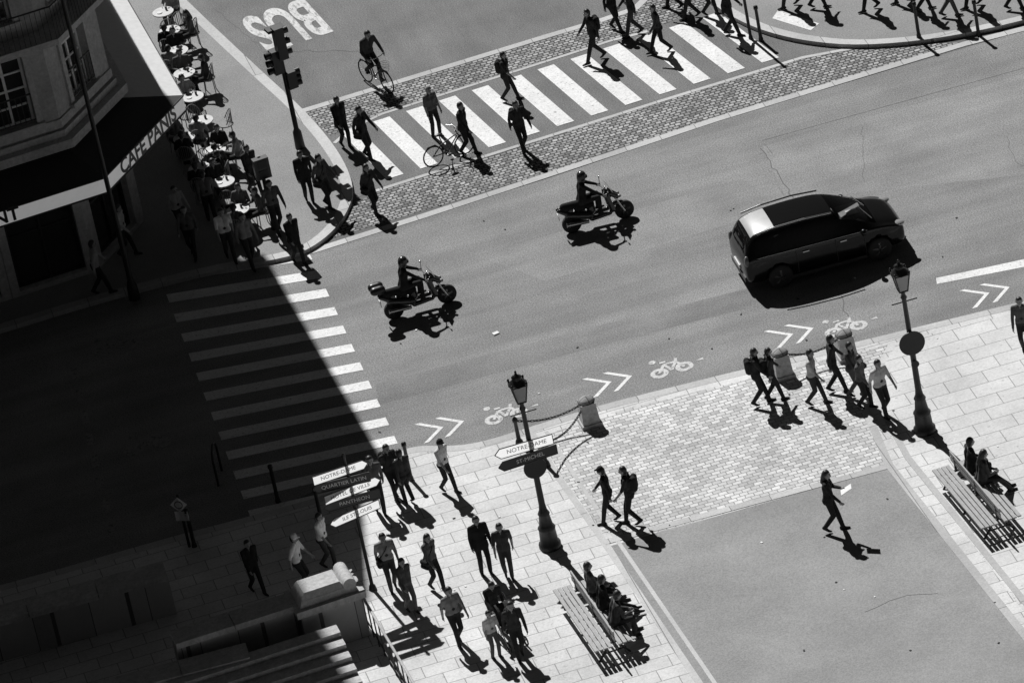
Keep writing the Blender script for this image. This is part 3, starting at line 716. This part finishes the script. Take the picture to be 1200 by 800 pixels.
    for y in(-.38,.38):
        it.box((.05,y,.62),(.5,.5,.16),sg_); it.box((-.2,y,.92),(.16,.48,.6),sg_,0,-.2); it.box((-.28,y,1.28),(.1,.26,.18),sg_)
    it.box((1.0,0,.85),(.6,1.4,.22),cloth(.3)); it.box((1.02,.2,.975),(.3,.25,.02),m_paper); it.box((1.05,-.4,.975),(.2,.3,.02),m_paper,.5); it.torus((.62,.38,.95),(1,0,.5),.18,.018,m_black,18,5)
    it.obj('interior',parent=root)
    person('driver',(.05,.38,.26),0,pose='sit',hip=(-.02,0,.45),feet=[(.5,.08,.2),(.45,-.08,.2)],lean=-.15,hands=[(.5,.15,.72),(.5,-.15,.72)],top=.6,H=1.6,short=True,parent=root)
    q=MB()
    for s_ in(-1,1):
        q.ell((.98,s_*1.0,1.0),(.08,.12,.09),m_body,10,6); q.box((1.0,s_*.92,.97),(.05,.08,.04),m_black)
        q.ell((1.93,s_*.66,.80),(.22,.15,.07),m_head,12,6); q.ell((-2.07,s_*.74,.9),(.07,.11,.18),m_tail,10,8)
        q.path([(-1.75,s_*.63,1.56),(-1.2,s_*.65,1.63),(-.4,s_*.665,1.65),(.3,s_*.65,1.60)],.024,m_chrome,6)
        q.path([(-1.8,s_*.878,1.0),(-.6,s_*.885,.985),(1.1,s_*.875,.955)],.010,m_chrome,5)
        for x in(-.55,.45): q.box((x,s_*.912,.86),(.17,.02,.028),m_chrome)
        for x in(-.8,.25,1.0): q.box((x,s_*.899,.62),(.012,.02,.6),m_black)
        q.box((.0,s_*.885,.24),(2.0,.05,.09),m_black)
    q.box((-2.17,0,.55),(.03,.5,.12),m_white); q.box((2.15,0,.42),(.03,.5,.11),m_white); q.box((2.12,0,.58),(.06,.8,.1),m_black); q.box((-2.12,0,.36),(.1,1.3,.14),m_black)
    q.path([(1.34,-.6,1.10),(1.15,-.05,1.23)],.012,m_black,5); q.path([(1.34,.1,1.12),(1.15,.6,1.20)],.012,m_black,5)
    q.obj('trim',parent=root)
    return root
near_r=P(914,337); near_f=P(1033,304); dv=near_f-near_r; yaw=math.atan2(dv.y,dv.x)
mid=(near_r+near_f)/2; nrm3=Vector((-math.sin(yaw),math.cos(yaw),0))
car(mid+nrm3*.85-Vector((math.cos(yaw),math.sin(yaw),0))*.0,yaw)
m_cgl=plain('windscreen',.08,.05,0,.8,0)
def scooter(loc,yaw,topbox=True):
    root=empty('motor_scooter',loc,R_(yaw))
    mp=plain('scooter_paint',.02,.25,0,.7,0); ms=cloth(.02); pr=[]; ex=MB()
    for s_ in(1,-1):
        pr+= [((.44,s_*.13,.42),(.34,s_*.12,.85),.085,.07,mp),((.62,s_*.05,.72),(.42,s_*.12,.9),.07,.06,mp),((.35,s_*.13,.34),(-.15,s_*.14,.32),.06,.07,mp),
              ((-.2,s_*.09,.42),(-.75,s_*.07,.56),.12,.09,mp),((-.75,s_*.06,.6),(-.98,s_*.05,.74),.08,.05,mp)]
    pr+= [((-.1,0,.68),(-.45,0,.72),.11,.13,ms),((-.45,0,.76),(-.82,0,.80),.13,.10,ms),((.72,0,.5),(.5,0,.52),.06,.07,mp),((-.1,0,.5),(-.1,0,.66),.12,.1,mp),((.38,0,.9),(.3,0,.98),.07,.05,m_black),((-.35,-.0,.32),(-.7,0,.3),.1,.08,m_black)]
    if topbox:
        for s_ in(1,-1): pr+=[((-.92,s_*.11,1.0),(-1.1,s_*.11,1.0),.12,.12,m_black)]
        pr+=[((-.85,0,.82),(-1.0,0,.9),.05,.06,m_black)]
    wheel(ex,(.76,0,.26),.26,.11); wheel(ex,(-.68,0,.26),.26,.13)
    for s_ in(1,-1):
        ex.cyl((.76,s_*.08,.26),(.52,s_*.08,.8),.025,.028,m_chrome,8)
        ex.path([(.32,0,.98),(.28,s_*.2,1.02),(.2,s_*.34,1.0)],.016,m_black,6); ex.path([(.28,s_*.24,1.02),(.3,s_*.3,1.2)],.008,m_black,5); ex.ell((.3,s_*.32,1.22),(.02,.07,.04),m_chrome,8,5)
        ex.ell((.68,s_*.09,.74),(.05,.06,.045),m_lamp,8,6)
    ex.add([(.52,-.2,.92),(.52,.2,.92),(.36,.15,1.22),(.36,-.15,1.22)],[(0,1,2,3)],m_cgl)
    ex.cyl((-.25,-.2,.3),(-.85,-.22,.36),.05,.065,m_chrome,10); ex.box((-1.0,0,.55),(.02,.2,.14),m_white)
    me=remeshed(pr,ex,'scooter_body',.02); ob=bpy.data.objects.new('scooter_body',me); bpy.context.collection.objects.link(ob); ob.parent=root
    person('rider',(0,0,0),0,pose='sit',hip=(-.3,0,.86),feet=[(.12,.2,.46),(.1,-.2,.46)],lean=.12,hands=[(.2,.33,1.03),(.2,-.33,1.03)],top=.025,bot=.03,helmet=.04,parent=root)
    return root
ya=math.degrees(yaw)
scooter(P(701,264),ya,False); scooter(P(493,364),ya+3,True)
def bicycle(mb,mat=m_black):
    for x in(-.52,.54):
        mb.torus((x,0,.34),(0,1,0),.33,.018,m_rubber,28,6); mb.torus((x,0,.34),(0,1,0),.31,.01,m_black,28,4)
        for k in range(14):
            a=2*math.pi*k/14; mb.cyl((x,0,.34),(x+.31*math.cos(a),0,.34+.31*math.sin(a)),.003,.003,m_chrome,3,cap=False)
        mb.path([(x-.3,0,.5),(x-.12,0,.69),(x+.12,0,.69),(x+.28,0,.52)],.02,mat,5)
    for l in([(-.52,.34),(-.05,.30)],[(-.05,.3),(-.2,.85)],[(-.05,.3),(.36,.72)],[(-.2,.62),(.36,.78)],[(-.2,.62),(-.52,.34)],[(.34,.9),(.54,.34)],[(-.2,.85),(-.2,.95)],[(.34,.85),(.33,1.02)]):
        mb.cyl((l[0][0],0,l[0][1]),(l[1][0],0,l[1][1]),.018,.018,mat,6)
    mb.path([(.2,.28,1.03),(.33,.1,1.05),(.33,-.1,1.05),(.2,-.28,1.03)],.013,m_chrome,6)
    mb.ell((-.22,0,.97),(.14,.07,.035),m_black,10,6); mb.torus((-.05,.03,.3),(0,1,0),.09,.008,m_chrome,14,4)
    mb.cyl((-.05,0,.3),(.06,.1,.16),.01,.01,m_chrome,5); mb.cyl((-.05,0,.3),(-.16,-.1,.44),.01,.01,m_chrome,5)
    mb.box((.07,.14,.15),(.1,.09,.02),m_black); mb.box((-.17,-.14,.45),(.1,.09,.02),m_black)
    for k in range(5):
        mb.torus((.56,0,.72+.05*k),(0,0,1),.13+.01*k,.006,m_black,12,3)
rt=empty('bicycle',P(443,102),R_(-60)); mb=MB(); bicycle(mb); mb.obj('bicycle_frame',parent=rt)
person('cyclist',(0,0,0),0,pose='sit',hip=(-.2,0,1.03),feet=[(.04,.13,.27),(-.2,-.13,.56)],lean=.3,hands=[(.2,.27,1.07),(.2,-.27,1.07)],top=.05,bot=.03,parent=rt)
rt=empty('bicycle',P(528,188),R_(22)); mb=MB(); bicycle(mb); mb.obj('bicycle_frame',parent=rt); rt.scale=(.9,.9,.9)
# ---------------------------------------------------------------- street furniture
def lamp(u,v,H=5.0):
    mb=MB(); 
    mb.lathe((0,0,0),[(.27,0),(.27,.12),(.22,.16),(.20,.5),(.22,.55),(.17,.62),(.13,.9),(.15,.95),(.10,1.05),(.08,1.2),(.07,2.2),(.085,2.25),(.065,2.32),(.055,H-1.05),(.08,H-1.0),(.05,H-.93),(.055,H-.86),(.10,H-.82)],m_iron,14)
    for k in range(8):
        a=2*math.pi*k/8; mb.cyl((.19*math.cos(a),.19*math.sin(a),.16),(.12*math.cos(a),.12*math.sin(a),.9),.02,.012,m_iron,5)
    mb.path([(-.32,0,H-1.12),(.32,0,H-1.12)],.016,m_iron,6)
    z0,z1=H-.8,H-.32
    q0=[(.10,.10),(-.10,.10),(-.10,-.10),(.10,-.10)]; q1=[(.18,.18),(-.18,.18),(-.18,-.18),(.18,-.18)]
    for i in range(4):
        a,b=q0[i],q0[(i+1)%4]; c,d=q1[(i+1)%4],q1[i]
        mb.add([(a[0]*.97,a[1]*.97,z0),(b[0]*.97,b[1]*.97,z0),(c[0]*.97,c[1]*.97,z1),(d[0]*.97,d[1]*.97,z1)],[(0,1,2,3)],m_lamp)
        mb.cyl((a[0],a[1],z0),(d[0],d[1],z1),.016,.016,m_iron,5); mb.cyl((a[0],a[1],z0),(b[0],b[1],z0),.018,.018,m_iron,5); mb.cyl((d[0],d[1],z1),(c[0],c[1],z1),.024,.024,m_iron,5)
        mb.ell((d[0],d[1],z1+.05),(.03,.03,.05),m_iron,6,5)
    mb.lathe((0,0,0),[(.24,z1),(.21,z1+.04),(.12,z1+.12),(.11,z1+.17),(.13,z1+.19),(.05,z1+.24),(.02,z1+.30)],m_iron,10)
    mb.ell((0,0,z1+.32),(.03,.03,.045),m_iron,6,5)
    p=P(u,v,KZ); rt=empty('street_lamp',p,R_(9)); mb.obj('lamp_post',parent=rt); return rt
def board(parent,z,s0,s1,h,yaw,txt,mat,arrow=1,yoff=-.09,tm=None):
    mb=MB(); M=Matrix.Rotation(yaw,3,'Z')
    a=h*.5; xs=[(s0,-a),(s1,-a),(s1+(a if arrow>0 else 0),0),(s1,a),(s0,a),(s0-(a if arrow<0 else 0),0)]
    f=[M@Vector((x,yoff,0))+Vector((0,0,z+y)) for x,y in xs]; bk=[M@Vector((x,yoff+.03,0))+Vector((0,0,z+y)) for x,y in xs]; n=6
    if mat is m_signw: mb.add(f,[tuple(range(n))],mat)
    else: mb.add(f+bk,[tuple(range(n)),tuple(range(2*n-1,n-1,-1))]+[(i+n,(i+1)%n+n,(i+1)%n,i) for i in range(n)],mat)
    for i in range(6): mb.cyl(f[i],f[(i+1)%6],.012,.012,m_black,4)
    mb.obj('sign_board',parent=parent)
    T=Matrix.Translation(M@Vector(((s0+s1)/2,yoff-.006,0))+Vector((0,0,z)))@Matrix.Rotation(yaw,4,'Z')@Matrix.Rotation(math.pi/2,4,'X')
    t=text(txt,h*.58,tm or m_black,T,'sign_text',None,1,1,.001); t.parent=parent
L1=lamp(645,640,4.9); L2_=lamp(1084,505,4.78)
board(L1,2.92,-.75,.55,.27,R_(0),'NOTRE-DAME',m_signw,-1); board(L1,2.60,-.75,.6,.25,R_(4),'ST-MICHEL',m_black,-1,-.10,m_white)
mb=MB(); mb.lathe((0,-.1,2.28),[(.28,0),(.28,.03)],m_iron,24,(0,1,0)); mb.obj('round_sign',parent=L1)
mb=MB(); mb.lathe((0,-.12,2.55),[(.32,0),(.32,.03)],m_iron,28,(0,1,0)); mb.lathe((0,-.10,1.95),[(.1,0),(.1,.02)],m_iron,16,(0,1,0)); mb.obj('round_sign',parent=L2_)
rt=empty('street_lamp',P(158,350,KZ),R_(-60)); mb=MB(); mb.lathe((0,0,0),[(.16,0),(.14,.4),(.08,.6),(.065,3),(.055,8.6),(.05,9.2)],m_iron,12)
mb.path([(0,0,9.1),(.5,0,9.5),(1.2,0,9.6)],.04,m_iron,8); mb.ell((1.4,0,9.55),(.35,.14,.09),m_iron,12,6); mb.obj('lamp_post',parent=rt)
sg=empty('direction_signpost',P(437,690,KZ),R_(10)); mb=MB(); mb.lathe((0,0,0),[(.1,0),(.08,.1),(.045,.15),(.04,3.75),(.05,3.78),(.01,3.86)],m_iron,10); mb.obj('post',parent=sg)
for z,a,b,ar,yw,tx,mt,tm in((3.42,-.85,.4,1,4,'NOTRE-DAME',m_signw,None),(3.10,-.75,.5,-1,-6,'QUARTIER LATIN',m_black,m_white),(2.84,-.7,.62,1,8,'HOTEL DE VILLE',m_signw,None),(2.56,-.6,.65,-1,-3,'PANTHEON',m_black,m_white),(2.2,-.6,.6,-1,12,'ILE ST-LOUIS',m_signw,None)):
    board(sg,z,a,b,.24,R_(yw),tx,mt,ar,-.07,tm)
def tlight(u,v,H,name='traffic_light'):
    rt=empty(name,P(u,v,KZ),R_(20)); mb=MB(); mb.lathe((0,0,0),[(.14,0),(.12,.5),(.07,.6),(.06,H)],m_iron,10)
    def headbox(c,h,dirx):
        mb.box(c,(.26,.28,h),m_black); n=3
        for i in range(n):
            zc=c[2]+h/2-h*(i+.5)/n; mb.cyl((c[0]+dirx*.13,c[1],zc),(c[0]+dirx*.28,c[1],zc),.09,.1,m_black,12,cap=False); mb.cyl((c[0]+dirx*.13,c[1],zc),(c[0]+dirx*.14,c[1],zc),.085,.085,m_lamp,12)
        mb.box((c[0]*.5,c[1]*.5,c[2]),(abs(c[0])+.04,.05,.06),m_iron)
    headbox((.0,-.2,H-.35),.95,1); headbox((-.15,.0,H-.95),.7,-1); headbox((.15,-.02,H-1.6),.5,1)
    mb.box((0,-.02,H+.02),(.5,.3,.08),m_iron); mb.obj('signal',parent=rt)
tlight(352,173,3.7)
rt=empty('pedestrian_signal',P(322,268,KZ),R_(15)); mb=MB(); mb.lathe((0,0,0),[(.1,0),(.06,.3),(.05,2.2)],m_iron,8); mb.box((0,-.05,1.9),(.42,.2,.6),m_black); 
for z in(1.75,2.05): mb.box((0,-.155,z),(.26,.02,.22),m_iron)
mb.obj('signal',parent=rt)
def pole(u,v,H,r,name='bollard'):
    mb=MB(); mb.lathe((0,0,0),[(r*1.4,0),(r*1.3,.08),(r,.12),(r*.9,H-.12),(r*1.3,H-.1),(r*1.2,H-.02),(r*.4,H)],m_iron,10); mb.obj(name,P(u,v,groundz(P(u,v))))
for u,v in((482,562),(326,588),(892,48),(1077,44),(1147,42),(378,615),(228,640)): pole(u,v,1.1,.05)
pole(880,46,2.4,.045,'sign_post')
mb=MB(); mb.path([(-.35,0,0),(-.35,0,.7),(-.25,0,.9),(0,0,.98),(.25,0,.9),(.35,0,.7),(.35,0,0)],.03,m_iron,8); mb.obj('hoop_barrier',P(258,560),R_(80))
rt=empty('street_sign',P(222,640,KZ),R_(-20)); mb=MB(); mb.lathe((0,0,0),[(.04,0),(.035,1.5)],m_iron,8); 
mb.box((0,-.05,1.25),(.3,.02,.3),m_signw,rot=Matrix.Rotation(R_(45),3,'Y')); mb.box((.02,-.05,.92),(.34,.02,.26),m_signw); mb.torus((.0,-.065,1.25),(0,1,0),.1,.012,m_black,14,4); mb.obj('panel',parent=rt)
def stonebollard(u,v):
    mb=MB(); mb.box((0,0,.05),(.54,.54,.1),m_stoned,taper=.95); mb.box((0,0,.37),(.44,.44,.54),m_stoned,taper=.84); mb.lathe((0,0,.64),[(.19,0),(.2,.04),(.15,.09),(.07,.13),(.02,.15)],m_stone,12)
    mb.torus((.0,0,.66),(0,0,1),.2,.02,m_iron,16,5)
    mb.obj('stone_bollard',P(u,v,KZ),R_(9)); return P(u,v,KZ)+Vector((0,0,.66))
def chain(a,b,sag=.28):
    mb=MB(); L=(b-a).length; n=int(L/.075); pts=[a.lerp(b,i/n)+Vector((0,0,-sag*4*(i/n)*(1-i/n))) for i in range(n+1)]
    for i in range(n):
        p,q=pts[i],pts[i+1]; d=(q-p).normalized(); sd=Vector((0,0,1)).cross(d).normalized() if i%2 else Vector((0,0,1)); 
        for s_ in(-1,1): mb.cyl(p-d*.012+sd*.02*s_,q+d*.012+sd*.02*s_,.012,.012,m_iron,4)
        mb.cyl(p+sd*.02,p-sd*.02,.012,.012,m_iron,4)
    mb.obj('chain')
b1=stonebollard(692,496); b2=stonebollard(918,440); b3=stonebollard(993,418)
def ironpost(u,v):
    mb=MB(); mb.lathe((0,0,0),[(.11,0),(.09,.1),(.055,.16),(.045,.62),(.07,.66),(.07,.72),(.02,.8)],m_iron,10); mb.obj('chain_post',P(u,v,KZ)); return P(u,v,KZ)+Vector((0,0,.68))
q1=ironpost(609,520); q2=ironpost(640,545)
chain(b1,q1,.2); chain(b1,q2,.3); chain(b2,b3,.25)
def bench(u,v,yaw,L=3.0):
    mb=MB()
    for s_ in(-1,1):
        for i in range(4): mb.box((s_*(.12+.115*i),0,.44+.004*i),(.09,L,.035),m_wood)
    for i in range(2): mb.box((0,0,.62+.15*i),(.035,L,.11),m_wood)
    for y in(-L/2+.25,0,L/2-.25):
        mb.box((0,y,.40),(.96,.05,.04),m_iron); mb.box((0,y,.60),(.05,.05,.4),m_iron)
        for s_ in(-1,1): mb.path([(s_*.12,y,.4),(s_*.22,y,.2),(s_*.38,y,.0)],.028,m_iron,6)
        mb.path([(-.3,y,.16),(.3,y,.16)],.02,m_iron,6)
    p=P(u,v,KZ); return mb.obj('park_bench',p,R_(yaw)),p
def seat_on(p,yaw,x,y,**kw):
    M=Matrix.Rotation(R_(yaw),3,'Z'); q=p+M@Vector((x,y,0)); person('seated_person',q,yaw+kw.pop('turn',0),pose='sit',**kw)
_,pb=bench(700,738,13); seat_on(pb,13,.28,.85,top=.15,bot=.03,lean=-.05,feet=[(.62,.1,.085),(.66,-.08,.085)],hands=[(.3,.1,.62),(.3,-.12,.62)],hair=.05)
seat_on(pb,13,.28,.15,top=.03,bot=.03,lean=.1,feet=[(.85,.08,.085),(.82,-.1,.1)],hands=[(.32,.12,.68),(.32,-.1,.68)])
seat_on(pb,13,.28,-.65,top=.06,bot=.04,lean=.25,hands=[(.4,.1,.68),(.4,-.1,.68)])
_,pb=bench(1147,596,13); seat_on(pb,13,.28,1.0,top=.04,bot=.04,lean=.1,hands=[(.32,.12,.66),(.32,-.1,.66)])
seat_on(pb,13,.28,.35,top=.08,bot=.05,lean=.2,female=True,long=True,hands=[(.35,.1,.66),(.35,-.1,.66)],feet=[(.7,.1,.085),(.66,-.08,.085)])
mb=MB(); 
for x,y in((.35,.22),(.35,-.22),(-.3,.25),(-.3,-.25)): mb.torus((x,y,.13),(0,1,0),.11,.02,m_rubber,14,5)
for s_ in(-1,1): mb.path([(.35,s_*.22,.13),(0,s_*.22,.45),(-.55,s_*.22,1.0)],.014,m_chrome,6); mb.path([(-.3,s_*.25,.13),(.1,s_*.22,.6)],.014,m_chrome,6)
mb.path([(-.55,-.22,1.0),(-.55,.22,1.0)],.016,m_black,6)
mb.box((.05,0,.48),(.5,.38,.1),cloth(.04),0,-.1); mb.box((-.2,0,.7),(.1,.38,.5),cloth(.04),0,-.5)
n=8
hv=[(-.25+.42*math.cos(R_(80-10*k*1.0)),y,.62+.42*math.sin(R_(80-10*k))) for k in range(n) for y in(-.2,.2)]
mb.add(hv,[(2*k,2*k+1,2*k+3,2*k+2) for k in range(n-1)],cloth(.05)); mb.obj('stroller',P(600,752,KZ),R_(-70))
m_rat=plain('rattan',.22,.7,0,.3,.3,40); m_tab=plain('table_top',.5,.5,0,.4,.3,10); m_tabd=plain('plate',.7,.3)
def table(p):
    mb=MB(); mb.lathe((0,0,0),[(.22,0),(.2,.03),(.03,.05),(.025,.70)],m_iron,10); mb.lathe((0,0,.70),[(.31,0),(.31,.03)],m_tab,20)
    mb.lathe((.1,.08,.73),[(.03,0),(.035,.1)],m_black,8); mb.lathe((-.1,-.05,.73),[(.07,0),(.08,.02)],m_tabd,10); mb.obj('cafe_table',p)
def chair(p,yaw):
    mb=MB(); mb.lathe((0,0,.43),[(.21,0),(.21,.03)],m_rat,14)
    for a in(45,135,225,315): mb.cyl((.2*math.cos(R_(a)),.2*math.sin(R_(a)),0),(.17*math.cos(R_(a)),.17*math.sin(R_(a)),.43),.014,.014,m_rat,5)
    pts=[(-.2*math.cos(R_(t)),.22*math.sin(R_(t)),.46+.42*math.cos(R_(t*.9))) for t in range(-90,91,15)]
    mb.path(pts,.014,m_rat,5)
    for i in range(1,len(pts)-1):
        mb.cyl(pts[i],(-.2*math.cos(R_((i-6)*15))*.9,.2*math.sin(R_((i-6)*15)),.45),.009,.009,m_rat,4)
    mb.obj('cafe_chair',p,R_(yaw))
tabs=[(258,175),(268,212),(243,140),(232,112),(222,84),(214,58),(205,34),(197,12),(240,196),(222,160),(285,245)]
rnd=random.Random(3)
for i,(u,v) in enumerate(tabs):
    p=P(u,v+28,KZ); table(p)
    for j,a in enumerate((rnd.uniform(60,120),rnd.uniform(240,300),rnd.uniform(-20,20))):
        q=p+Vector((math.cos(R_(a)),math.sin(R_(a)),0))*.62; 
        if j==2 and i%2: continue
        chair(q,a+180)
        if rnd.random()<.75: person('seated_person',q+Vector((0,0,-.03)),a+180,pose='sit',H=1.65,top=rnd.choice([.03,.05,.12,.3,.02]),bot=.04,short=rnd.random()<.5,lean=.08,hands=[(.36,.15,.78),(.36,-.15,.78)],female=rnd.random()<.5,long=rnd.random()<.4)
# ---------------------------------------------------------------- stone parapets & steps
def wall(name,a,b,h,th,mat=m_stone):
    A=P(*a,KZ);B=P(*b,KZ); d=B-A; yaw=math.atan2(d.y,d.x); c=(A+B)/2; mb=MB()
    mb.box((0,0,h/2),(d.length,th,h),mat)
    n=max(1,int(d.length/1.4)); l=d.length/n
    for i in range(n): mb.box((-d.length/2+l*(i+.5),0,h+.075),(l-.02,th+.16,.15),m_stoned)
    mb.obj(name,c,yaw)
wall('stone_parapet',(-120,800),(205,712),1.0,.55)
wall('stone_parapet',(215,800),(352,756),1.15,.5)
wall('stone_parapet',(-100,905),(300,800),.8,.5)
rt=MB(); rt.box((0,0,.55),(1.5,.9,1.1),m_stone); rt.box((0,0,1.19),(1.7,1.1,.18),m_stoned); rt.box((0,0,1.36),(1.45,.85,.16),m_stoned,taper=.9); rt.lathe((.55,-.42,1.5),[(.16,0),(.16,.84)],m_stoned,14,(0,1,0)); rt.box((-.1,0,1.52),(1.1,.75,.16),m_stoned,taper=.8)
rt.obj('stone_plinth',P(392,745,KZ),R_(13))
mb=MB()
for i in range(7): mb.box((0,-.38*i,(.9-.12*i)/2),(4.2,.38,.9-.12*i),m_stoned)
mb.obj('stone_steps',P(305,805,KZ),R_(12))
mb=MB(); a=P(432,735,KZ);b=P(505,860,KZ)
for i in range(12):
    q=a.lerp(b,i/11); mb.cyl(q,q+Vector((0,0,.95)),.018,.018,m_iron,6)
mb.cyl(a+Vector((0,0,.95)),b+Vector((0,0,.95)),.035,.035,m_stoned,8); mb.cyl(a+Vector((0,0,.2)),b+Vector((0,0,.2)),.02,.02,m_iron,6); mb.obj('railing')
print('done',len(bpy.data.objects))
